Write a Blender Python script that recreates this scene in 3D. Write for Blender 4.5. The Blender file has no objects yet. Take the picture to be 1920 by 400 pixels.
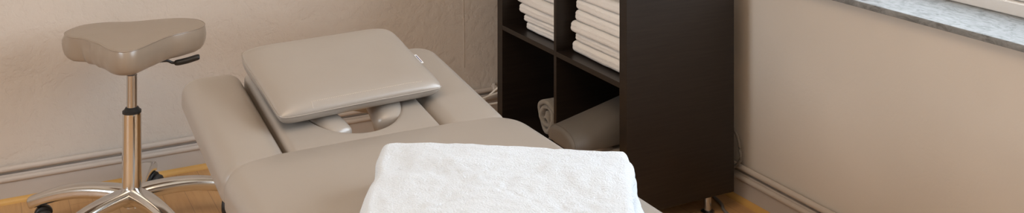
import bpy, bmesh, math, random
from mathutils import Vector, Matrix, noise
PI = math.pi
S = bpy.context.scene
COL = S.collection
YAW = math.radians(-27.8)

# ---------------------------------------------------------------- materials
def mat(name, col, rough=.5, metal=0., spec=.5):
    m = bpy.data.materials.new(name); m.use_nodes = True
    b = m.node_tree.nodes['Principled BSDF']
    b.inputs['Base Color'].default_value = (*col, 1)
    b.inputs['Roughness'].default_value = rough
    b.inputs['Metallic'].default_value = metal
    b.inputs['Specular IOR Level'].default_value = spec
    return m
def nd(m, t, **kw):
    n = m.node_tree.nodes.new(t)
    for k, v in kw.items():
        if k in n.inputs: n.inputs[k].default_value = v
        else: setattr(n, k, v)
    return n
def lk(m, a, ao, b, bi): m.node_tree.links.new(a.outputs[ao], b.inputs[bi])
def bs(m): return m.node_tree.nodes['Principled BSDF']
def coords(m, scale=(1, 1, 1), rot=(0, 0, 0)):
    tc = nd(m, 'ShaderNodeTexCoord'); mp = nd(m, 'ShaderNodeMapping')
    mp.inputs['Scale'].default_value = scale; mp.inputs['Rotation'].default_value = rot
    lk(m, tc, 'Object', mp, 'Vector'); return mp
def bump(m, h, out, strength, dist=.002, prev=None):
    b = nd(m, 'ShaderNodeBump', Strength=strength, Distance=dist)
    lk(m, h, out, b, 'Height')
    if prev: lk(m, prev, 'Normal', b, 'Normal')
    lk(m, b, 'Normal', bs(m), 'Normal'); return b
def ramp(m, src, out, stops):
    r = nd(m, 'ShaderNodeValToRGB'); e = r.color_ramp.elements
    while len(e) < len(stops): e.new(.5)
    for el, (p, c) in zip(e, stops): el.position = p; el.color = (*c, 1)
    lk(m, src, out, r, 'Fac'); return r

# plaster with trowelled relief
def plaster(name, col, strength, dist):
    m = mat(name, col, .75, spec=.25)
    mp = coords(m)
    n0 = nd(m, 'ShaderNodeTexNoise', Scale=5., Detail=3.)
    lk(m, mp, 'Vector', n0, 'Vector')
    mx = nd(m, 'ShaderNodeVectorMath'); mx.operation = 'MULTIPLY_ADD'
    mx.inputs[1].default_value = (.12, .12, .12)
    lk(m, n0, 'Color', mx, 0); lk(m, mp, 'Vector', mx, 2)
    n1 = nd(m, 'ShaderNodeTexNoise', Scale=30., Detail=6., Roughness=.62)
    lk(m, mx, 'Vector', n1, 'Vector')
    r = ramp(m, n1, 'Fac', [(.38, (0, 0, 0)), (.5, (.55, .55, .55)), (.62, (.75, .75, .75)), (.7, (1, 1, 1))])
    b1 = bump(m, r, 'Color', strength, dist)
    n2 = nd(m, 'ShaderNodeTexNoise', Scale=3., Detail=2.)
    lk(m, mp, 'Vector', n2, 'Vector')
    c = ramp(m, n2, 'Fac', [(.3, tuple(x*.96 for x in col)), (.7, tuple(min(1, x*1.03) for x in col))])
    lk(m, c, 'Color', bs(m), 'Base Color')
    return m
M = {}
M['wall_back'] = plaster('rough beige plaster', (.625, .55, .48), .45, .004)
M['wall'] = plaster('smooth beige plaster', (.65, .585, .515), .10, .003)
M['ceiling'] = mat('ceiling paint', (.8, .77, .72), .9)
M['trim'] = mat('painted trim', (.50, .445, .40), .45, spec=.4)
M['pipe'] = mat('painted pipe', (.54, .475, .42), .35, spec=.4)

# oak laminate
def floor_mat():
    m = mat('oak laminate', (.5, .3, .15), .38, spec=.4)
    mp = coords(m, rot=(0, 0, PI/2))
    br = nd(m, 'ShaderNodeTexBrick')
    br.inputs['Scale'].default_value = 1; br.inputs['Brick Width'].default_value = .62; br.inputs['Row Height'].default_value = .066
    br.inputs['Mortar Size'].default_value = .0008; br.inputs['Bias'].default_value = -.1
    br.inputs['Color1'].default_value = (.60, .36, .165, 1); br.inputs['Color2'].default_value = (.54, .31, .135, 1)
    br.inputs['Mortar'].default_value = (.36, .21, .10, 1)
    lk(m, mp, 'Vector', br, 'Vector')
    m2 = coords(m, scale=(30, 2.0, 1))
    n = nd(m, 'ShaderNodeTexNoise', Scale=1.6, Detail=5., Roughness=.6, Distortion=1.2)
    lk(m, m2, 'Vector', n, 'Vector')
    r = ramp(m, n, 'Fac', [(.3, (.84, .80, .76)), (.6, (1, 1, 1))])
    mx = nd(m, 'ShaderNodeMix'); mx.data_type = 'RGBA'; mx.blend_type = 'MULTIPLY'; mx.inputs[0].default_value = .8
    lk(m, br, 'Color', mx, 6); lk(m, r, 'Color', mx, 7)
    lk(m, mx, 2, bs(m), 'Base Color')
    return m
M['floor'] = floor_mat()
M['strip'] = mat('varnished pine strip', (.62, .36, .11), .35)
def leather(name, col, rough=.38):
    m = mat(name, col, rough, spec=.75)
    mp = coords(m)
    v = nd(m, 'ShaderNodeTexVoronoi', Scale=420.)
    lk(m, mp, 'Vector', v, 'Vector')
    b1 = bump(m, v, 'Distance', .05, .0006)
    n = nd(m, 'ShaderNodeTexNoise', Scale=9., Detail=3.)
    lk(m, mp, 'Vector', n, 'Vector')
    bump(m, n, 'Fac', .12, .006, b1)
    return m
M['leather'] = leather('taupe vinyl', (.33, .287, .247), .30)
M['leather_stool'] = leather('taupe stool vinyl', (.33, .262, .20), .30)
M['bolster'] = leather('grey vinyl', (.15, .137, .125), .5)
M['thread'] = mat('pale thread', (.62, .55, .48), .8)
def chrome(name, col, rough):
    m = mat(name, col, rough, 1.)
    return m
M['chrome'] = chrome('polished chrome', (.80, .81, .82), .06)
M['alu'] = chrome('polished aluminium', (.74, .73, .71), .16)
M['satin'] = chrome('brushed steel', (.62, .62, .62), .25)
M['black'] = mat('black plastic', (.015, .015, .015), .4)
M['rubber'] = mat('castor rubber', (.03, .03, .032), .55)
M['white_metal'] = mat('powder coated frame', (.55, .53, .5), .45)
def wood():
    m = mat('black brown foil', (.016, .0105, .0075), .36, spec=.35)
    mp = coords(m, scale=(1, 1, 25))
    n = nd(m, 'ShaderNodeTexNoise', Scale=6., Detail=4., Roughness=.6)
    lk(m, mp, 'Vector', n, 'Vector')
    r = ramp(m, n, 'Fac', [(.35, (.012, .008, .006)), (.7, (.021, .0145, .011))])
    lk(m, r, 'Color', bs(m), 'Base Color')
    return m
M['wood'] = wood()
M['wood_edge'] = mat('black brown edging', (.05, .035, .025), .45)
def terry(name, col):
    m = mat(name, col, .95, spec=.1)
    bs(m).inputs['Sheen Weight'].default_value = .25
    mp = coords(m)
    n = nd(m, 'ShaderNodeTexNoise', Scale=260., Detail=3., Roughness=.7)
    lk(m, mp, 'Vector', n, 'Vector')
    b1 = bump(m, n, 'Fac', .9, .004)
    n2 = nd(m, 'ShaderNodeTexNoise', Scale=38., Detail=4., Roughness=.65)
    lk(m, mp, 'Vector', n2, 'Vector')
    bump(m, n2, 'Fac', .35, .006, b1)
    return m
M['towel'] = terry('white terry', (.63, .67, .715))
M['towel_shelf'] = terry('white cotton terry', (.93, .89, .84))
M['blanket'] = terry('grey fleece', (.29, .255, .21))
M['blanket_pale'] = terry('pale grey fleece', (.40, .36, .32))
def marble():
    m = mat('grey marble', (.6, .6, .6), .5, spec=.05)
    mp = coords(m, scale=(1.6, .7, 1), rot=(0, 0, .5))
    n = nd(m, 'ShaderNodeTexNoise', Scale=26., Detail=8., Roughness=.7, Distortion=1.8)
    lk(m, mp, 'Vector', n, 'Vector')
    r = ramp(m, n, 'Fac', [(.3, (.11, .105, .10)), (.42, (.18, .18, .175)), (.52, (.24, .24, .235)), (.7, (.29, .29, .285))])
    lk(m, r, 'Color', bs(m), 'Base Color')
    return m
M['marble'] = marble()
M['frame'] = mat('white window paint', (.78, .75, .72), .35)
M['cable_white'] = mat('white cable sheath', (.88, .82, .74), .45)
M['cable_grey'] = mat('grey cable sheath', (.2, .18, .16), .5)
M['tag_white'] = mat('white label tape', (.85, .85, .86), .7)
M['tag_blue'] = mat('navy label print', (.05, .06, .16), .7)
def glass():
    m = mat('window glass', (1, 1, 1), 0.)
    tr = nd(m, 'ShaderNodeBsdfTransparent'); gl = nd(m, 'ShaderNodeBsdfGlossy', Roughness=0.)
    fz = nd(m, 'ShaderNodeLayerWeight', Blend=.5); mx = nd(m, 'ShaderNodeMixShader')
    pw = nd(m, 'ShaderNodeMath', operation='POWER'); pw.inputs[1].default_value = 5
    ma = nd(m, 'ShaderNodeMath', operation='MULTIPLY_ADD'); ma.inputs[1].default_value = .9; ma.inputs[2].default_value = .05
    lk(m, fz, 'Facing', pw, 0); lk(m, pw, 0, ma, 0); lk(m, ma, 0, mx, 0); lk(m, tr, 0, mx, 1); lk(m, gl, 0, mx, 2)
    lk(m, mx, 0, m.node_tree.nodes['Material Output'], 'Surface')
    return m
M['glass'] = glass()
M['lampshade'] = mat('ceiling lamp', (.9, .9, .9), .5)

# ---------------------------------------------------------------- helpers
def obj(name, bm, m, parent=None, smooth=True, bevel=0, autos=None):
    bmesh.ops.recalc_face_normals(bm, faces=bm.faces[:])
    me = bpy.data.meshes.new(name); bm.to_mesh(me); bm.free()
    mats = m if isinstance(m, (list, tuple)) else [m]
    for x in mats: me.materials.append(x)
    if smooth:
        me.polygons.foreach_set('use_smooth', [True]*len(me.polygons))
        if autos: me.set_sharp_from_angle(angle=autos)
    o = bpy.data.objects.new(name, me); COL.objects.link(o)
    if parent: o.parent = parent
    if bevel:
        b = o.modifiers.new('bevel', 'BEVEL'); b.width = bevel; b.segments = 2; b.limit_method = 'ANGLE'
        me.polygons.foreach_set('use_smooth', [True]*len(me.polygons))
        me.set_sharp_from_angle(angle=math.radians(40))
    return o
def tag(o, label, cat, group=None):
    o['label'] = label; o['category'] = cat
    if group: o['group'] = group
    return o
def thing(name, label, cat, loc=(0, 0, 0), rot=(0, 0, 0), group=None):
    o = bpy.data.objects.new(name, None); COL.objects.link(o)
    o.location = loc; o.rotation_euler = rot
    return tag(o, label, cat, group)
def struct(o): o['kind'] = 'structure'; return o
def box(bm, a, b):
    x0, y0, z0 = a; x1, y1, z1 = b
    v = [bm.verts.new(p) for p in [(x0,y0,z0),(x1,y0,z0),(x1,y1,z0),(x0,y1,z0),(x0,y0,z1),(x1,y0,z1),(x1,y1,z1),(x0,y1,z1)]]
    for f in [(0,3,2,1),(4,5,6,7),(0,1,5,4),(1,2,6,5),(2,3,7,6),(3,0,4,7)]: bm.faces.new([v[i] for i in f])
def boxes(*bb):
    bm = bmesh.new()
    for a, b in bb: box(bm, a, b)
    return bm
def loft(bm, rings, closed=False, cap0=False, cap1=False, center0=None, center1=None):
    R = [[bm.verts.new(p) for p in r] for r in rings]
    n = len(R[0]); k = len(R)
    for i in range(k if closed else k-1):
        a, b = R[i], R[(i+1) % k]
        for j in range(n):
            bm.faces.new((a[j], a[(j+1) % n], b[(j+1) % n], b[j]))
    if cap0: bm.faces.new(R[0][::-1])
    if cap1: bm.faces.new(R[-1])
    for r, c in ((R[0], center0), (R[-1], center1)):
        if c is not None:
            v = bm.verts.new(c)
            for j in range(n): bm.faces.new((r[j], r[(j+1) % n], v))
    return R
def lathe(bm, prof, n=40, c=(0, 0, 0), axis='z'):
    rings = []
    for r, z in prof:
        ring = []
        for i in range(n):
            a = 2*PI*i/n
            p = (r*math.cos(a), r*math.sin(a), z)
            if axis == 'y': p = (p[0], z, p[1])
            if axis == 'x': p = (z, p[0], p[1])
            ring.append((p[0]+c[0], p[1]+c[1], p[2]+c[2]))
        rings.append(ring)
    loft(bm, rings, cap0=True, cap1=True)
def catmull(pts, sub=8, closed=False):
    P = [Vector(p) for p in pts]; n = len(P); out = []
    rng = range(n) if closed else range(n-1)
    for i in rng:
        g = (lambda k: P[k % n]) if closed else (lambda k: P[min(max(k, 0), n-1)])
        a, b, c, d = g(i-1), g(i), g(i+1), g(i+2)
        for s in range(sub):
            t = s/sub
            out.append(.5*((2*b)+(-a+c)*t+(2*a-5*b+4*c-d)*t*t+(-a+3*b-3*c+d)*t**3))
    if not closed: out.append(P[-1].copy())
    return out
def tube(bm, pts, rad, n=12, sub=6, up=Vector((0, 0, 1)), sect=None):
    """rad: number or function of 0..1 giving (half width, half height); sect: exponent of the superellipse"""
    P = catmull(pts, sub); k = len(P); rings = []
    for i, p in enumerate(P):
        d = (P[min(i+1, k-1)]-P[max(i-1, 0)]).normalized()
        u = up if abs(d.dot(up)) < .98 else Vector((1, 0, 0))
        s = d.cross(u).normalized(); w = s.cross(d).normalized()
        r = rad(i/(k-1)) if callable(rad) else (rad, rad)
        ring = []
        for j in range(n):
            a = 2*PI*j/n; c_, s_ = math.cos(a), math.sin(a)
            if sect:
                c_ = math.copysign(abs(c_)**(2/sect), c_); s_ = math.copysign(abs(s_)**(2/sect), s_)
            ring.append(p + s*(r[0]*c_) + w*(r[1]*s_))
        rings.append(ring)
    loft(bm, rings, cap0=True, cap1=True)
def rrect(hx, hy, r, nc=10, ns=14):
    """rounded rectangle; the same number of points whatever the size"""
    r = max(r, .0005); pts = []
    cs = [(hx-r, hy-r, 0), (-hx+r, hy-r, 90), (-hx+r, -hy+r, 180), (hx-r, -hy+r, 270)]
    for q, (cx, cy, a0) in enumerate(cs):
        for i in range(nc+1):
            a = math.radians(a0+90*i/nc); pts.append((cx+r*math.cos(a), cy+r*math.sin(a)))
        nx, ny, na = cs[(q+1) % 4]; a = math.radians(na)
        e = (nx+r*math.cos(a), ny+r*math.sin(a)); s = pts[-1]
        for i in range(1, ns): t = i/ns; pts.append((s[0]+(e[0]-s[0])*t, s[1]+(e[1]-s[1])*t))
    return pts
def pad_bm(hx, hy, T, rc, re_, rb=None, crown=.004, nprof=8, inner=8, bow=0, warp=None):
    """upholstered slab: centre at origin, top at z=0, bottom at -T; rc plan corner radius, re_ top edge radius, rb bottom one"""
    rb = re_*.6 if rb is None else rb
    rings = []
    def ring(d, z, ins=0.0):
        s = 1-ins
        return [(x*s, y*s, z) for x, y in rrect(hx-d, hy-d, rc-d*.8)]
    for i in range(inner): rings.append(ring(rb, -T, (inner-i)/(inner+.5)))
    for i in range(nprof+1):
        a = PI/2*i/nprof; rings.append(ring(rb*(1-math.sin(a)), -T+rb*(1-math.cos(a))))
    for i in range(nprof+1):
        a = PI/2*i/nprof; rings.append(ring(re_*(1-math.cos(a)), -re_*(1-math.sin(a))))
    for i in range(1, inner+1):
        s = i/(inner+.5); rings.append(ring(re_, 0, s))
    bm = bmesh.new()
    loft(bm, rings, center0=(0, 0, -T), center1=(0, 0, 0))
    for v in bm.verts:                     # pillowed top
        if v.co.z > -T*.7: v.co.z += crown*(max(0, 1-(v.co.x/hx)**2)*max(0, 1-(v.co.y/hy)**6)-1)*min(1, (v.co.z+T*.7)/(T*.4))
    if warp:
        for v in bm.verts: v.co = Vector(warp(v.co))
    return bm

# ---------------------------------------------------------------- the room
XW, YW, ZC = 2.118, 3.528, 2.65      # inner faces of right wall, back wall, ceiling
X0, Y0 = -2.2, -1.6
WY0, WY1, WZ0, WZ1 = -.1, 2.36, .7215, 2.2   # window opening
struct(obj('floor', boxes(((X0-.2, Y0-.2, -.1), (XW+.4, YW+.2, 0))), M['floor'], smooth=False))
struct(obj('ceiling', boxes(((X0-.2, Y0-.2, ZC), (XW+.4, YW+.2, ZC+.1))), M['ceiling'], smooth=False))
struct(obj('wall_back', boxes(((X0-.2, YW, 0), (XW+.4, YW+.2, ZC))), M['wall_back'], smooth=False))
LY0, LY1, LZ0, LZ1 = .6, 2.3, .9, 2.35      # unseen window opening, added in the left wall for daylight fill
struct(obj('wall_front', boxes(((X0-.2, Y0-.2, 0), (XW+.4, Y0, ZC))), M['ceiling'], smooth=False))
struct(obj('wall_left', boxes(((X0-.2, Y0, 0), (X0, YW, LZ0)), ((X0-.2, Y0, LZ1), (X0, YW, ZC)),
    ((X0-.2, Y0, LZ0), (X0, LY0, LZ1)), ((X0-.2, LY1, LZ0), (X0, YW, LZ1))), M['wall'], smooth=False))
struct(obj('wall_right', boxes(((XW, Y0, 0), (XW+.4, YW, WZ0-.018)), ((XW, Y0, WZ1), (XW+.4, YW, ZC)),
    ((XW, Y0, WZ0-.018), (XW+.4, WY0, WZ1)), ((XW, WY1, WZ0-.018), (XW+.4, YW, WZ1))), M['wall'], smooth=False))
# plastered-over joint in the back wall
def ridge():
    bm = bmesh.new()
    tube(bm, [(1.652+.002*math.sin(z*9), YW-.0002, z) for z in [i*.1 for i in range(2, 26)]], lambda t: (.002, .0005), n=8, sub=3)
    return bm
struct(obj('trim_1', ridge(), M['wall_back']))
# skirting boards: flat board with small joint, pine strip at the foot
def skirting(name, p0, p1, nrm, cuts):
    """nrm points into the room"""
    bm = bmesh.new(); d = Vector(p1)-Vector(p0); L = d.length; d.normalize(); nr = Vector(nrm)
    prof = [(0, 0), (.013, 0), (.013, .083), (.011, .087), (.0, .087)]
    marks = [0]+cuts+[L]
    for a, b in zip(marks[:-1], marks[1:]):
        rings = [[Vector(p0)+d*s+nr*x+Vector((0, 0, z)) for x, z in prof] for s in (a+.0006, b-.0006)]
        loft(bm, rings, cap0=True, cap1=True)
    return struct(obj(name, bm, M['trim'], smooth=False))
skirting('baseboard_back', (X0, YW, 0), (XW, YW, 0), (0, -1, 0), [1.2, 2.06+.0, 4.0])
skirting('baseboard_right', (XW, Y0, 0), (XW, YW, 0), (-1, 0, 0), [1.3, 3.1])
skirting('baseboard_left', (X0, Y0, 0), (X0, YW, 0), (1, 0, 0), [2.4])
def quarter(name, p0, p1, nrm):
    bm = bmesh.new(); nr = Vector(nrm)
    prof = [(0, 0), (.0145, 0), (.0135, .005), (.009, .0115), (.004, .0145), (0, .015)]
    loft(bm, [[Vector(p)+nr*x+Vector((0, 0, z)) for x, z in prof] for p in (p0, p1)], cap0=True, cap1=True)
    return struct(obj(name, bm, M['strip'], autos=.9))
quarter('trim_2', (X0, YW-.013, 0), (XW-.013, YW-.013, 0), (0, -1, 0))
quarter('trim_3', (XW-.013, Y0, 0), (XW-.013, YW-.013, 0), (-1, 0, 0))
# heating pipes round the corner
def pipe(z, name, label, group=None):
    bm = bmesh.new(); r = .009; o = .0125
    pts = [(X0+.02, YW-o, z)] + [(x, YW-o, z) for x in (-1.5, -.5, .5, 1.5)] + [(XW-.07, YW-o, z), (XW-.03, YW-o-.004, z), (XW-o-.004, YW-.03, z), (XW-o, YW-.07, z)] + \
          [(XW-o, y, z) for y in (3, 2.2, 1.2, .2, -.8)] + [(XW-o, Y0+.02, z)]
    tube(bm, pts, r, n=16, sub=5)
    return tag(obj(name, bm, M['pipe']), label, 'pipe')
up = pipe(.105, 'heating_pipe', 'upper of the two thin painted heating pipes running along the foot of the walls')
lo = pipe(.073, 'heating_pipe', 'lower of the two thin painted heating pipes, just above the pine floor strip')
def clip(x):
    bm = bmesh.new()
    lathe(bm, [(.0150, -.008), (.0160, -.006), (.0160, .006), (.0150, .008)], n=24, c=(x, YW-.0125, .105), axis='x')
    lathe(bm, [(.006, .10), (.006, .119), (.0075, .121), (.0075, .126), (.004, .128)], n=16, c=(x, YW-.012, 0))
    return bm
obj('pipe_clip', clip(1.775), M['pipe'], up)

# window: marble sill, frame, sash
sill = bmesh.new()
prof = [(XW-.028, WZ0-.017), (XW-.0295, WZ0-.013), (XW-.0295, WZ0-.005), (XW-.027, WZ0-.001), (XW-.023, WZ0)]
full = prof+[(XW+.38, WZ0), (XW+.38, WZ0-.017)]
loft(sill, [[(x, y, z) for x, z in full] for y in (WY0-.03, WY1+.03)], cap0=True, cap1=True)
tag(obj('window_sill', sill, M['marble'], autos=.7), 'pale grey veined marble sill under the window', 'window sill')
XF = 2.309
win = struct(bpy.data.objects.new('window_1', None)); COL.objects.link(win)
fr = boxes(((XF, WY0, WZ0), (XF+.07, WY1, WZ0+.034)), ((XF, WY0, WZ1-.05), (XF+.07, WY1, WZ1)),
           ((XF, WY0, WZ0+.034), (XF+.07, WY0+.05, WZ1-.05)), ((XF, WY1-.05, WZ0+.034), (XF+.07, WY1, WZ1-.05)),
           ((XF, 1.0, WZ0+.034), (XF+.07, 1.06, WZ1-.05)))
struct(obj('window_frame', fr, M['frame'], win, bevel=.003))
for (a, b) in ((WY0+.052, .998), (1.062, WY1-.052)):
    z0, z1 = WZ0+.036, WZ1-.052; w = .05
    s = boxes(((XF+.02, a, z0), (XF+.06, b, z0+w)), ((XF+.02, a, z1-w), (XF+.06, b, z1)),
              ((XF+.02, a, z0+w), (XF+.06, a+w, z1-w)), ((XF+.02, b-w, z0+w), (XF+.06, b, z1-w)))
    so = struct(obj('window_sash', s, M['frame'], win, bevel=.003))
    struct(obj('window_pane', boxes(((XF+.036, a+w-.005, z0+w-.005), (XF+.04, b-w+.005, z1-w+.005))), M['glass'], so, smooth=False))

w2 = struct(bpy.data.objects.new('fill_window', None)); COL.objects.link(w2)  # out of view, put in to bring daylight from the left
def ybox(a, b, z0, z1): return ((X0-.14, a, z0), (X0-.08, b, z1))
struct(obj('window_frame', boxes(ybox(LY0, LY1, LZ0, LZ0+.06), ybox(LY0, LY1, LZ1-.06, LZ1), ybox(LY0, LY0+.06, LZ0+.06, LZ1-.06),
    ybox(LY1-.06, LY1, LZ0+.06, LZ1-.06), ybox(1.42, 1.48, LZ0+.06, LZ1-.06)), M['frame'], w2, bevel=.003))
for a, b in ((LY0+.06, 1.42), (1.48, LY1-.06)):
    struct(obj('window_pane', boxes(((X0-.115, a, LZ0+.06), (X0-.11, b, LZ1-.06))), M['glass'], w2, smooth=False))

# ---------------------------------------------------------------- shelf unit
SX0, SX1, SY0, SY1, SZ0 = 1.648, 2.038, 2.425, 3.237, .060
SZ1 = SZ0+.79
unit = thing('shelf_unit', 'black-brown open cube shelf on steel feet in the corner', 'shelf unit', (SX0, SY0, 0))
D = SX1-SX0; W = SY1-SY0; t_ = .038
def panel(name, a, b):
    return obj(name, boxes((a, b)), M['wood'], unit, bevel=.0008)
panel('side_panel', (0, 0, SZ0), (D, t_, SZ1))
panel('side_panel', (0, W-t_, SZ0), (D, W, SZ1))
panel('bottom_panel', (0, t_, SZ0), (D, W-t_, SZ0+t_))
panel('top_panel', (0, t_, SZ1-t_), (D, W-t_, SZ1))
ZS = .420                                      # underside of middle shelf
panel('divider', (.0, W/2-.008, SZ0+t_), (D, W/2+.008, SZ1-t_))
panel('shelf_board', (.0, t_, ZS), (D, W/2-.008, ZS+.016))
panel('shelf_board', (.0, W/2+.008, ZS), (D, W-t_, ZS+.016))
for fx, fy in ((.317, .035), (.33, W-.06), (.06, .05), (.06, W-.06)):
    fb = bmesh.new()
    lathe(fb, [(.021, 0), (.021, .003), (.017, .006), (.0115, .008), (.0115, SZ0)], n=28, c=(fx, fy, 0))
    obj('foot', fb, M['satin'], unit, autos=.6)

# folded towels on the middle shelf
def folded_bm(hx, hy, T, seed, big=.004, wave=.0008):
    """folded towel: rounded fold on the ends, three soft plies seen along the front"""
    rnd = random.Random(seed); off = Vector((rnd.uniform(0, 50), rnd.uniform(0, 50), rnd.uniform(0, 50)))
    tilt = rnd.uniform(-.001, .001)
    def warp(c):
        p = Vector(c)
        e = noise.noise(p*9+off)*big + noise.noise(p*28+off)*big*.45
        up_ = noise.noise(Vector((p.x*5, p.y*8, 0))+off)*wave
        d = Vector((p.x, p.y, 0));
        k = max(abs(p.x)/hx, abs(p.y)/hy)
        if k > .6:
            d.normalize(); p += d*e*1.6
        g = math.exp(-((p.z+T*.5)/(T*.1))**2)      # groove between the plies
        p.z += up_+tilt*p.y/hy
        if k > .9: p.x -= math.copysign(g*.0022, p.x); 
        return p
    bm = pad_bm(hx, hy, T, .018, T*.42, T*.40, crown=.001, nprof=9, inner=7, warp=warp)
    for v in bm.verts: v.co.z += T
    return bm
def stack(y0, y1, xf, xb, z, sizes, labels, group):
    proto = None
    for i, (T, yl, dx) in enumerate(sizes):
        hy = (y1-dx_n(i)-y0-yl)/2 if False else (y1+yl-y0)/2
        hx = (xb-xf)/2
        o = obj('folded_towel', folded_bm(hx, hy, T*.985, 11*i+int(y0*100)), M['towel_shelf'])
        o.location = (xf+hx+dx, y0+hy, z); z += T
        tag(o, labels[i], 'towel', group)
# left end is the far end (larger Y)
stack(2.480, 2.796, 1.688, 1.99, .4390, [(.037, 0, 0), (.026, -.004, .004), (.037, .013, -.004), (.036, -.003, .004), (.034, -.006, .005), (.036, .0, .002)],
      ['white folded towel at the bottom of the taller stack in the nearer upper cell',
       'thin white folded towel, second from bottom in the nearer upper cell',
       'thick white folded towel sticking out furthest, third up in the nearer cell',
       'white folded towel, fourth from the bottom of the nearer stack on the shelf',
       'white folded towel just below the topmost of the nearer stack on the shelf',
       'topmost white folded towel of the nearer stack, cut by the top of the photo'], 'towels stacked in the nearer upper cell')
stack(2.862, 3.125, 1.688, 1.99, .4390, [(.026, -.008, 0), (.024, 0, .002), (.034, .028, -.003), (.036, .050, -.006), (.034, .03, .004)],
      ['white folded towel at the bottom of the stack in the far upper cell',
       'thin white folded towel, second from bottom in the far upper cell',
       'white folded towel in the middle of the far stack beside the divider',
       'plump white folded towel sticking out widest, second from top of far stack',
       'topmost white folded towel of the far stack beside the side panel'], 'towels stacked in the far upper cell')

# rolled blanket: a spiral sheet with thickness
def roll_bm(R, L, turns=3.2, th=.0125):
    bm = bmesh.new(); n = 150; rings = []
    off = Vector((3, 7, 1))
    xs = [0, .002, .006, .02, .06, .12, .2, L-.006, L]
    def rad(a): return .010 + (R-.010)*(a/(turns*2*PI))
    cols = []
    for i in range(n+1):
        a = turns*2*PI*i/n; r = rad(a) + .0035*noise.noise(Vector((math.cos(a)*1.3, math.sin(a)*1.3, a*.3))+off)
        h = th*.5*(1-(.6 if i == n else 0))
        ring = []
        for side in (1, -1):
            xx = xs if side == 1 else xs[::-1]
            for x in xx:
                q = h*(math.sqrt(max(0, 1-(max(0, .006-x)/.006)**2))*.85+.15) if x < .006 else h
                rr = r+side*q
                wob = .004*noise.noise(Vector((x*8, a, 2)))
                xo = .006*math.sin(a*1.7)*(1-x/L) if x < .03 else 0
                ring.append((x+xo, (rr+wob)*math.cos(a-.12), (rr+wob)*math.sin(a-.12)))
        cols.append(ring)
    loft(bm, cols, cap0=True, cap1=True)
    return bm
rl = obj('rolled_blanket', roll_bm(.0635, .3, 2.7, .0155), M['blanket'])
rl.location = (1.690, 2.968, .172); rl.scale = (1, 1, 1)
tag(rl, 'grey-beige fleece blanket rolled into a spiral in the far lower cell', 'blanket')

# bolster in the lower near cell, lying on a pale folded blanket
bol = thing('bolster', 'grey vinyl bolster cushion poking out of the nearer lower cell', 'bolster', (1.545, 2.628, .2145), (0, 0, math.radians(-2)))
def bolster_bm(L, w, h):
    rings = []; n = 56
    def sec(x, k):
        out = []
        for j in range(n):
            a = 2*PI*j/n; c, s = math.cos(a), math.sin(a)
            y = math.copysign(abs(c)**.85, c)*w/2
            if s >= 0: z = s**.9*h
            else: z = -abs(s)**.35*.022
            g = .53+1.2*x/L; out.append((x, y*k, ((z-h*.35)*k+h*.35+.022)*g))
        return out
    for x, k in [(0, .0), (0, .3), (0, .6), (.001, .85), (.004, .935), (.010, .975), (.02, .995), (.035, 1)]: rings.append(sec(x, max(k, .01)))
    for i in range(1, 10): rings.append(sec(.035+(L-.07)*i/9, 1))
    for x, k in [(L-.02, .995), (L-.010, .975), (L-.004, .93), (L, .8), (L, .4), (L, .01)]: rings.append(sec(x, k))
    bm = bmesh.new(); loft(bm, rings, cap0=True, cap1=True); return bm
obj('cover', bolster_bm(.44, .165, .078), M['bolster'], bol)
def seam_bm():
    bm = bmesh.new(); w, h = .165, .078; pts = []
    for j in range(33):
        a = PI*j/32; c, s = math.cos(a), math.sin(a)
        pts.append((.011, math.copysign(abs(c)**.85, c)*w/2*.983, (s**.9*h*.984+.024)*.56))
    tube(bm, pts, .0018, n=8, sub=2); return bm
obj('piping', seam_bm(), M['bolster'], bol)
bl = obj('folded_blanket', folded_bm(.18, .145, .053, 5, .002, .0008), M['blanket_pale'])
bl.location = (1.850, 2.635, SZ0+t_+.0585)
tag(bl, 'pale grey folded blanket under the bolster, upper of two in the nearer lower cell', 'blanket', 'folded blankets under the bolster')
b2 = obj('folded_blanket', folded_bm(.18, .145, .053, 9, .002, .0008), M['blanket_pale'])
b2.location = (1.850, 2.635, SZ0+t_+.0015)
tag(b2, 'pale grey folded blanket lying on the bottom board of the nearer lower cell', 'blanket', 'folded blankets under the bolster')

# cables
def cable(name, pts, r, m, label, group=None):
    bm = bmesh.new(); tube(bm, pts, r, n=10, sub=8)
    return tag(obj(name, bm, m), label, 'cable', group)
cable('power_cable', [(2.075, 2.66, .27), (2.085, 2.54, .25), (2.090, 2.478, .21), (2.090, 2.460, .165), (2.086, 2.462, .125), (2.074, 2.56, .04), (2.055, 2.56, .008), (2.03, 2.475, .0055), (2.005, 2.425, .0055), (1.985, 2.30, .0055), (1.96, 2.12, .0055), (2.02, 1.9, .0055)], .0048, M['cable_grey'],
      'dark grey cable looping down behind the shelf unit and onto the floor')
for k, (pts, lb) in enumerate([
    ([(1.62, 3.47, .012), (1.665, 3.46, .05), (1.70, 3.465, .082), (1.76, 3.475, .095), (1.85, 3.48, .10), (1.95, 3.46, .08)], 'white cable making the longest arch beside the far side of the shelf unit'),
    ([(1.70, 3.45, .012), (1.705, 3.45, .04), (1.73, 3.455, .068), (1.80, 3.46, .070), (1.88, 3.46, .09)], 'white cable with the lowest curve, under the pipe clip near the shelf unit'),
    ([(1.68, 3.48, .03), (1.74, 3.485, .075), (1.79, 3.485, .11), (1.86, 3.47, .16)], 'white cable slanting up steeply across the pipe clip near the shelf unit')]):
    cable('white_cable', pts, .0042, M['cable_white'], lb, 'white cables bunched beside the pipe clip').location.x = -.025

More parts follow.
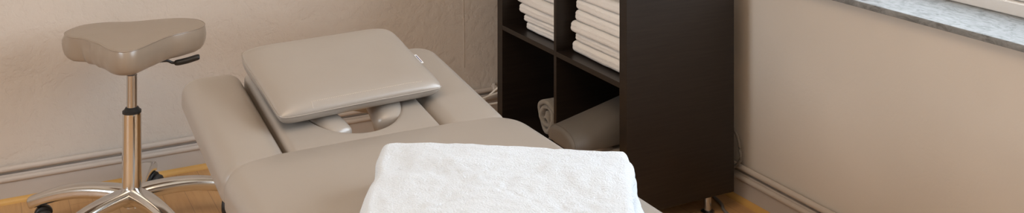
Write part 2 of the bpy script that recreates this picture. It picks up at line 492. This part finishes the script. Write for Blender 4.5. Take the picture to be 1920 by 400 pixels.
# ---------------------------------------------------------------- treatment table
TX, ZT = .779, .55
table = thing('treatment_table', 'taupe upholstered treatment table with face hole and two arm rests', 'massage table', (TX, 0, 0))
def slab(name, cx, cy, z, hx, hy, T, rc, re_, pitch=0, parent=table, rb=None, crown=.004, hinge=None, m='leather', warp=None):
    bm = pad_bm(hx, hy, T, rc, re_, rb, crown, warp=warp)
    o = obj(name, bm, M[m], parent)
    o.location = (cx-TX, cy, z); o.rotation_euler = (pitch, 0, 0); return o
slab('main_pad', TX, 1.30, ZT+.008, .341, .825, .10, .095, .036, crown=.013)
PIT = math.radians(7.2)
def on_head(x, y, dz=0):                       # point on the raised head plane
    return Vector((x-TX, y, ZT-.002+(y-2.1)*math.tan(PIT)+dz))
for cx, nm in ((.512, 'arm_rest'), (1.016, 'arm_rest')):
    c = on_head(cx, 2.300)
    o = obj(nm, pad_bm(.071 if cx < 1 else .080, .250, .085, .035 if cx < 1 else .06, .034, crown=.008), M['leather'], table)
    o.location = c+Vector((0, 0, .003)); o.rotation_euler = (PIT, 0, 0)
# central head pad with the breathing hole
def head_pad_bm(hx, hy, T, hc, ha, hb):
    N = 192; bm = bmesh.new()
    def rr(theta, HX, HY, r):
        c, s = math.cos(theta), math.sin(theta)
        # march from hole centre to the rounded rectangle
        lo_, hi = 0, 2
        for _ in range(36):
            md = (lo_+hi)/2; x = hc[0]+c*md; y = hc[1]+s*md
            qx, qy = abs(x)-(HX-r), abs(y)-(HY-r)
            d = math.hypot(max(qx, 0), max(qy, 0))+min(max(qx, qy), 0)-r
            if d < 0: lo_ = md
            else: hi = md
        return (hc[0]+c*lo_, hc[1]+s*lo_)
    th = [2*PI*i/N for i in range(N)]
    def outer(d, z): return [(*rr(a, hx-d, hy-d, max(.045-d*.8, .004)), z) for a in th]
    def inner(d, z): return [(hc[0]+(ha+d)*math.cos(a), hc[1]+(hb+d)*math.sin(a), z) for a in th]
    re_ = .016; rb = .012; rings = []
    for i in range(9):
        a = PI/2*i/8; rings.append(outer(rb*(1-math.sin(a)), -T+rb*(1-math.cos(a))))
    for i in range(9):
        a = PI/2*i/8; rings.append(outer(re_*(1-math.cos(a)), -re_*(1-math.sin(a))))
    A = outer(re_, 0); ri = .010; B = inner(ri, 0)
    for i in range(1, 8):
        t = i/8; rings.append([tuple(a[k]*(1-t)+b[k]*t for k in range(3)) for a, b in zip(A, B)])
    for i in range(7):
        a = PI/2*i/6; rings.append(inner(ri*(1-math.sin(a)), -ri*(1-math.cos(a))))
    for z in (-.03, -.05): rings.append(inner(0, z))
    rings.append(inner(0, -T+.001)); rings.append(inner(.004, -T))
    C = rings[-1]; Dd = rings[0]
    for i in range(1, 4):
        t = i/4; rings.append([tuple(a[k]*(1-t)+b[k]*t for k in range(3)) for a, b in zip(C, Dd)])
    loft(bm, rings, closed=True)
    return bm
HY = 2.300
hp = obj('head_pad', head_pad_bm(.174, .250, .075, (.012, -.036), .110, .132), M['leather'], table)
hp.location = on_head(.760, HY, -.004); hp.rotation_euler = (PIT, 0, 0)
# two padded lobes inside the hole with a gap between them
def lobe_bm(pts, w0, w1, h):
    bm = bmesh.new()
    tube(bm, pts, lambda t: ((w0+(w1-w0)*t)*min(1, math.sqrt(max(.02, 1-(max(0, abs(t-.5)-.38)/.125)**2))), h*min(1, math.sqrt(max(.02, 1-(max(0, abs(t-.5)-.38)/.125)**2)))), n=28, sub=10, sect=2.6)
    return bm
l1 = obj('face_cushion', lobe_bm([(.640, 2.40, .582), (.665, 2.31, .565), (.700, 2.23, .545), (.722, 2.17, .520)], .036, .034, .026), M['leather'], table)
l2 = obj('face_cushion', lobe_bm([(.860, 2.42, .582), (.858, 2.34, .570), (.852, 2.26, .550), (.845, 2.19, .520)], .040, .036, .030), M['leather'], table)
for l in (l1, l2): l.location = (-TX, 0, 0)
# underframe: two rails under the pads, columns and base
fr = bmesh.new()
for x in (-.2, .2): box(fr, (x-.02, .6, ZT-.135), (x+.02, 2.06, ZT-.102))
for y in (.75, 1.3, 1.85): box(fr, (-.2, y-.02, ZT-.135), (.2, y+.02, ZT-.105))
obj('frame', fr, M['white_metal'], table, bevel=.003)
for x in (-.09, .16):
    hf = boxes(((x-.012, 1.98, ZT-.128), (x+.012, 2.10, ZT-.104)))
    obj('head_bracket', hf, M['white_metal'], table, bevel=.002)
hr = bmesh.new(); box(hr, (-.30, 2.085, ZT-.118), (.30, 2.115, ZT-.092)); obj('head_bar', hr, M['white_metal'], table, bevel=.003)
for y in (.85, 1.75):
    cb = bmesh.new(); box(cb, (-.05, y-.05, .06), (.05, y+.05, ZT-.135)); obj('column', cb, M['white_metal'], table, bevel=.006)
bb = bmesh.new(); box(bb, (-.22, .65, .02), (.22, 1.92, .06)); obj('base', bb, M['white_metal'], table, bevel=.01)
for x in (-.18, .18):
    for y in (.70, 1.86):
        fb = bmesh.new(); lathe(fb, [(.025, 0), (.025, .008), (.012, .02)], n=20, c=(x, y, 0)); obj('foot', fb, M['black'], table)

# ---------------------------------------------------------------- pillow
pil = thing('pillow', 'taupe vinyl wedge pillow propped on the head of the treatment table', 'pillow', (.785, 2.192, .5885), (math.radians(14.8), 0, math.radians(5.2)))
PW, PL = .405, .305
def pillow_pt(u, v, top):
    """u, v in -1..1; seam line at the rim"""
    px = u*PW/2*(1-.018*(1-v*v)) ; py = PL/2+v*PL/2*(1-.020*(1-u*u))
    # far corners rounder than near ones
    if v > 0:
        k = max(0, abs(u)-.0); px *= 1-.05*(v**6)*(abs(u)**6)
        py -= .012*(u**8)*v
    if v < 0: px *= 1-.03*(abs(v)**10)*(abs(u)**10); py += .008*(abs(u)**12)*(-v)**6
    prof = (max(0, 1-abs(u)**6)**.6)*(max(0, 1-abs(v)**6)**.6)
    if top: z = .026*prof + .002*noise.noise(Vector((u*2, v*2, 4)))*prof
    else:
        z = -.026*(max(0, 1-abs(u)**16)**.5)*(max(0, 1-abs(v)**16)**.5) - .032*(.5+v/2)*prof
    return (px, py, z)
def pillow_bm():
    bm = bmesh.new(); n = 72; m = 56
    import itertools
    def g(i, k): t = -1+2*i/k; return math.sin(t*PI/2)*.45+t*.55
    grid = {}
    for top in (1, 0):
        for i in range(n+1):
            for j in range(m+1):
                rim = i in (0, n) or j in (0, m)
                if rim and not top: grid[0, i, j] = grid[1, i, j]; continue
                grid[top, i, j] = bm.verts.new(pillow_pt(g(i, n), g(j, m), top))
        for i in range(n):
            for j in range(m): bm.faces.new([grid[top, a, b] for a, b in ((i, j), (i+1, j), (i+1, j+1), (i, j+1))])
    return bm
obj('cover', pillow_bm(), M['leather'], pil)
def rim_pts(ins=0):
    pts = []
    for k in range(40): pts.append(pillow_pt(-1+2*k/40, -1, 1))
    for k in range(30): pts.append(pillow_pt(1, -1+2*k/30, 1))
    for k in range(40): pts.append(pillow_pt(1-2*k/40, 1, 1))
    for k in range(31): pts.append(pillow_pt(-1, 1-2*k/30, 1))
    return pts
pb = bmesh.new(); tube(pb, rim_pts(), .0013, n=6, sub=1); obj('seam', pb, M['leather'], pil)
# stitches along the near edge
sb = bmesh.new()
def st(u0, v0, u1, v1):
    a = Vector(pillow_pt(u0, v0, 1)); b = Vector(pillow_pt(u1, v1, 1))
    d = (b-a).normalized(); s = d.cross(Vector((0, 0, 1))).normalized()*.0005; h = Vector((0, 0, .0009))
    box_pts = [a-s-h*.5, a+s-h*.5, b+s-h*.5, b-s-h*.5, a-s+h, a+s+h, b+s+h, b-s+h]
    v = [sb.verts.new(p) for p in box_pts]
    for f in [(0,3,2,1),(4,5,6,7),(0,1,5,4),(1,2,6,5),(2,3,7,6),(3,0,4,7)]: sb.faces.new([v[i] for i in f])
for k in range(66):
    u = -.62+1.36*k/66; st(u, -.885, u+.012, -.885)
for k in range(5):
    v = -.97+.08*k/5; st(-.62, v, -.62, v+.009)
obj('stitching', sb, M['thread'], pil, smooth=False)
# fabric tag on the far right edge
tg = bmesh.new(); box(tg, (PW/2-.016, .118, .0005), (PW/2+.0035, .158, .0017)); tgo = obj('label_tag', tg, M['tag_white'], pil, smooth=False)
tg = bmesh.new(); box(tg, (PW/2-.001, .122, .0017), (PW/2+.0012, .154, .0021)); obj('print', tg, M['tag_blue'], tgo, smooth=False)
tgo['label'] = 'small white woven label with a dark stripe'

# ---------------------------------------------------------------- towel on the table
def big_towel():
    rnd = random.Random(4); off = Vector((5, 2, 9))
    bm = bmesh.new()
    hx, hy = .232, .20
    NX, NY = 150, 120
    layers = [  # z bottom, z top, grow left, right, near, far
        (0, .042, .006, .016, .014, .0), (.039, .076, .0, .004, .0, .004)]
    for li, (zb, zt, gl, gr, gn, gf) in enumerate(layers):
        T = zt-zb
        rings = []
        base = pad_bm(hx+(gl+gr)/2, hy+(gn+gf)/2, T, .014, T*.5, T*.48, crown=.001, nprof=10, inner=34)
        bmesh.ops.subdivide_edges(base, edges=[e for e in base.edges if e.calc_length() > .012], cuts=1, use_grid_fill=True)
        for v in base.verts:
            p = v.co; p.x += (gr-gl)/2; p.y += (gf-gn)/2; q = p+Vector((0, 0, li*3))
            k = max(abs(p.x)/hx, abs(p.y)/hy)
            p.x -= .06*max(0, .10-p.y)*(p.x/hx)     # both ends run in a little towards the near edge
            if k > .8:
                d = Vector((p.x, p.y, 0)).normalized()
                p += d*(noise.noise(q*9+off)*.010+noise.noise(q*30+off)*.0035)
                if p.x > hx*.8: p.x += .005*noise.noise(Vector((0, q.y*26, q.z*40))+off)+.0022*noise.noise(Vector((1, q.y*90, q.z*90)))
            # broad soft hollows on top
            h = noise.noise(Vector((p.x*6, p.y*8, li))+off)*.0065 + noise.noise(Vector((p.x*16, p.y*20, li))+off)*.0028
            h += .0026*noise.noise(Vector((p.x*42, p.y*55, 7))) + .0019*noise.noise(Vector((p.x*90, p.y*90, 0)))+.0013*noise.noise(Vector((p.x*170, p.y*170, 3)))
            h -= .007*math.exp(-((p.y-.085-.02*math.sin(p.x*14))/.022)**2)*(1 if -.17 < p.x < .06 else max(0, 1-min(abs(p.x+.17), abs(p.x-.06))/.05)) if li == 1 else 0
            edge = max(0, 1-k)
            p.z += zt + h*(min(1, edge*6)*.7+.3)
            if li == 0 and p.z < zb+T*.3: p.z = max(p.z, .0012)
            wx = .790+math.cos(math.radians(31.5))*p.x+math.sin(math.radians(31.5))*p.y
            p.z -= .011*min(1, ((wx-TX)/.341)**2)   # lies on the gently domed pad
        me = bpy.data.meshes.new('t'); base.to_mesh(me); base.free(); bm.from_mesh(me); bpy.data.meshes.remove(me)
    return bm
tw = obj('folded_towel', big_towel(), M['towel'])
tw.location = (.790, 1.548, ZT+.0088); tw.rotation_euler = (0, 0, math.radians(-30.6))
tag(tw, 'large white terry towel folded on the middle of the treatment table', 'towel')

# ---------------------------------------------------------------- saddle stool
SC = (.408, 3.130)
stool = thing('stool', 'taupe saddle-seat stool on a chrome post and five castors', 'stool', (SC[0], SC[1], 0), (0, 0, YAW))
rim = [(-.229, .075), (-.228, .122), (-.209, .168), (-.156, .198), (-.080, .206), (-.007, .235), (.054, .252), (.115, .238), (.152, .195), (.160, .150), (.135, .098),
       (.096, .045), (.070, -.035), (.052, -.100), (.024, -.124), (-.018, -.108), (-.080, -.042), (-.145, .010), (-.200, .035)]
R2 = [(p.x, p.y) for p in catmull([(x, y, 0) for x, y in rim], 8, True)]
cc = (-.03, .08)
def seat_z(x, y):
    """saddle top: dished in the middle, ends a little higher"""
    return .0
def seat_bm():
    bm = bmesh.new(); rings = []
    def ring(s, z, grow=0, f=None):
        out = []
        for (x, y) in R2:
            dx, dy = x-cc[0], y-cc[1]; L = math.hypot(dx, dy)
            X = cc[0]+dx*s+dx/L*grow; Y = cc[1]+dy*s+dy/L*grow; Z = z
            # nose hangs lower, right and left wings shallower
            nose = max(0, -dy/L)**2
            if f: Z += f(nose)
            if grow or z < .55:
                w = noise.noise(Vector((x*34, y*34, z*14)))*(.0 if z > .545 else 1)*(.012 if x < -.06 else .002)
                X += dx/L*w; Y += dy/L*w
            out.append((X, Y, Z))
        return out
    dn = lambda n_: .0
    for s in (.25, .5, .7, .82): rings.append(ring(s, .482, f=dn))
    rings.append(ring(.90, .484, f=dn)); rings.append(ring(.95, .490, f=dn)); rings.append(ring(.985, .500, f=lambda n_: 0.)); rings.append(ring(1.0, .513, .001)); rings.append(ring(1.0, .528, .003)); rings.append(ring(1.0, .540, .002))
    rings.append(ring(1.0, .551, 0)); rings.append(ring(.994, .5545)); rings.append(ring(.985, .5565))
    for s in (.965, .94, .88, .8, .68, .55, .4, .25, .1):
        rings.append(ring(s, .5568+.007*(1-s)**.7*0.9 if s > .5 else .5568+.007*(.5**.7)*.9))
    loft(bm, rings, center0=(cc[0], cc[1], .482), center1=(cc[0], cc[1], .5610))
    return bm
st_o = obj('seat', seat_bm(), M['leather_stool'], stool)
sb2 = bmesh.new()
ringp = [(cc[0]+(x-cc[0])*.992, cc[1]+(y-cc[1])*.992, .5555) for x, y in R2]
tube(sb2, ringp+[ringp[0]], .0019, n=8, sub=1); obj('piping', sb2, M['leather_stool'], st_o)
# under-seat plate and lever
ub = bmesh.new(); lathe(ub, [(.0165, .468), (.045, .474), (.045, .482), (.03, .4835)], n=32, c=(0, .02, 0))
obj('seat_plate', ub, M['black'], stool)
lv = bmesh.new(); tube(lv, [(.02, .03, .480), (.05, .05, .478), (.078, .068, .476), (.092, .076, .468), (.108, .080, .467)], .004, n=10)
lev = obj('lever', lv, M['black'], stool)
lh = bmesh.new(); tube(lh, [(.098, .079, .4668), (.110, .081, .4675), (.135, .088, .472), (.158, .095, .478), (.166, .097, .479)], lambda t: (.011*(1-.35*abs(2*t-1)**4), .0088*(1-.3*abs(2*t-1)**4)), n=16, sub=6); obj('lever_grip', lh, M['black'], lev)
# gas lift
pb = bmesh.new(); lathe(pb, [(.0145, .33), (.0145, .455)], n=40); obj('piston', pb, M['satin'], stool, autos=.6)
cb = bmesh.new(); lathe(cb, [(.0245, .3455), (.0262, .3465), (.0262, .352), (.022, .355), (.0175, .362), (.015, .363)], n=40); obj('collar', cb, M['black'], stool, autos=.7)
tb = bmesh.new(); lathe(tb, [(.029, .118), (.029, .126), (.0272, .131), (.0265, .34), (.0262, .346)], n=48); obj('outer_column', tb, M['chrome'], stool, autos=.6)
# five-star base
hub = bmesh.new(); lathe(hub, [(.018, .072), (.021, .074), (.021, .082), (.034, .085), (.043, .098), (.045, .112), (.040, .123), (.030, .129), (.028, .131)], n=48)
obj('hub', hub, M['alu'], stool, autos=.9)
def leg_bm():
    bm = bmesh.new()
    pts = [(.015, 0, .110), (.06, 0, .114), (.12, 0, .114), (.18, 0, .108), (.240, 0, .094), (.29, 0, .077), (.313, 0, .068)]
    tube(bm, pts, lambda t: (.030-.009*t, .0215-.0045*t), n=28, sub=8, sect=2.7)
    return bm
def castor(parent, x, a):
    hb = bmesh.new()
    # hood: half shell over two wheels, stem
    for i in range(1):
        rings = []
        for yy, k in ((-.012, .86), (-.009, 1), (.009, 1), (.012, .86)):
            rings.append([(.0245*k*math.cos(q)*1.05-.012, yy, .030+.0245*k*math.sin(q)*1.12) for q in [PI*(-.08+1.0*j/20) for j in range(21)]]+[(-.012, yy, .034)])
        loft(hb, rings, cap0=True, cap1=True)
    lathe(hb, [(.006, .055), (.006, .062)], n=16)
    h = obj('castor', hb, M['black'], parent); h.location = (x, 0, 0); h.rotation_euler = (0, 0, a)
    for yy in (-.0215, .0215):
        wb = bmesh.new(); w = .0085
        lathe(wb, [(.010, -w), (.020, -w), (.0245, -w*.55), (.025, 0), (.0245, w*.55), (.020, w), (.010, w)], n=32, c=(-.012, yy, .025), axis='y')
        obj('wheel', wb, M['rubber'], h)
for k, (ang, ca) in enumerate(((28, 1.2), (100, 2.6), (172, .6), (244, .2), (316, 3.9))):
    lb = leg_bm(); l = obj('leg', lb, M['alu'], stool); l.rotation_euler = (0, 0, math.radians(ang))
    castor(l, .290, ca)

# ---------------------------------------------------------------- light and camera
w = bpy.data.worlds.new('sky'); S.world = w; w.use_nodes = True
wn = w.node_tree.nodes; bg = wn['Background']
tc = wn.new('ShaderNodeTexCoord'); sp = wn.new('ShaderNodeSeparateXYZ'); cr = wn.new('ShaderNodeValToRGB')
w.node_tree.links.new(tc.outputs['Generated'], sp.inputs[0]); w.node_tree.links.new(sp.outputs['Z'], cr.inputs['Fac'])
e = cr.color_ramp.elements; e[0].position = .0; e[0].color = (.50, .52, .50, 1); e[1].position = .12; e[1].color = (.78, .89, 1.0, 1)
w.node_tree.links.new(cr.outputs['Color'], bg.inputs['Color']); bg.inputs['Strength'].default_value = 10.2

def area(name, loc, rot, sx, sy, power, col, portal=False):
    l = bpy.data.lights.new(name, 'AREA'); l.shape = 'RECTANGLE'; l.size = sx; l.size_y = sy; l.energy = power; l.color = col
    o = bpy.data.objects.new(name, l); COL.objects.link(o); o.location = loc; o.rotation_euler = rot
    if portal: l.cycles.is_portal = True
    return o
area('sky_portal', (XW+.42, (WY0+WY1)/2, (WZ0+WZ1)/2), (0, math.radians(90), 0), WZ1-WZ0, WY1-WY0, 1, (1, 1, 1), True)
area('sky_portal', (X0-.22, (LY0+LY1)/2, (LZ0+LZ1)/2), (0, math.radians(-90), 0), LZ1-LZ0, LY1-LY0, 1, (1, 1, 1), True)
area('ceiling_lamp', (.0, 1.2, ZC-.06), (0, 0, 0), 1.6, 1.6, 26, (1.0, .74, .52))

cd = bpy.data.cameras.new('camera'); cam = bpy.data.objects.new('camera', cd); COL.objects.link(cam)
cam.location = (0, 0, 1.35); cam.rotation_euler = (PI/2, 0, YAW)
cd.sensor_fit = 'HORIZONTAL'; cd.sensor_width = 36; cd.lens = 36*1919/1920; cd.shift_y = -640/1920
cd.clip_start = .02
S.camera = cam
vs = S.view_settings
vs.view_transform = 'Standard'; vs.look = 'None'; vs.gamma = 1; vs.use_curve_mapping = False; vs.exposure = -.07
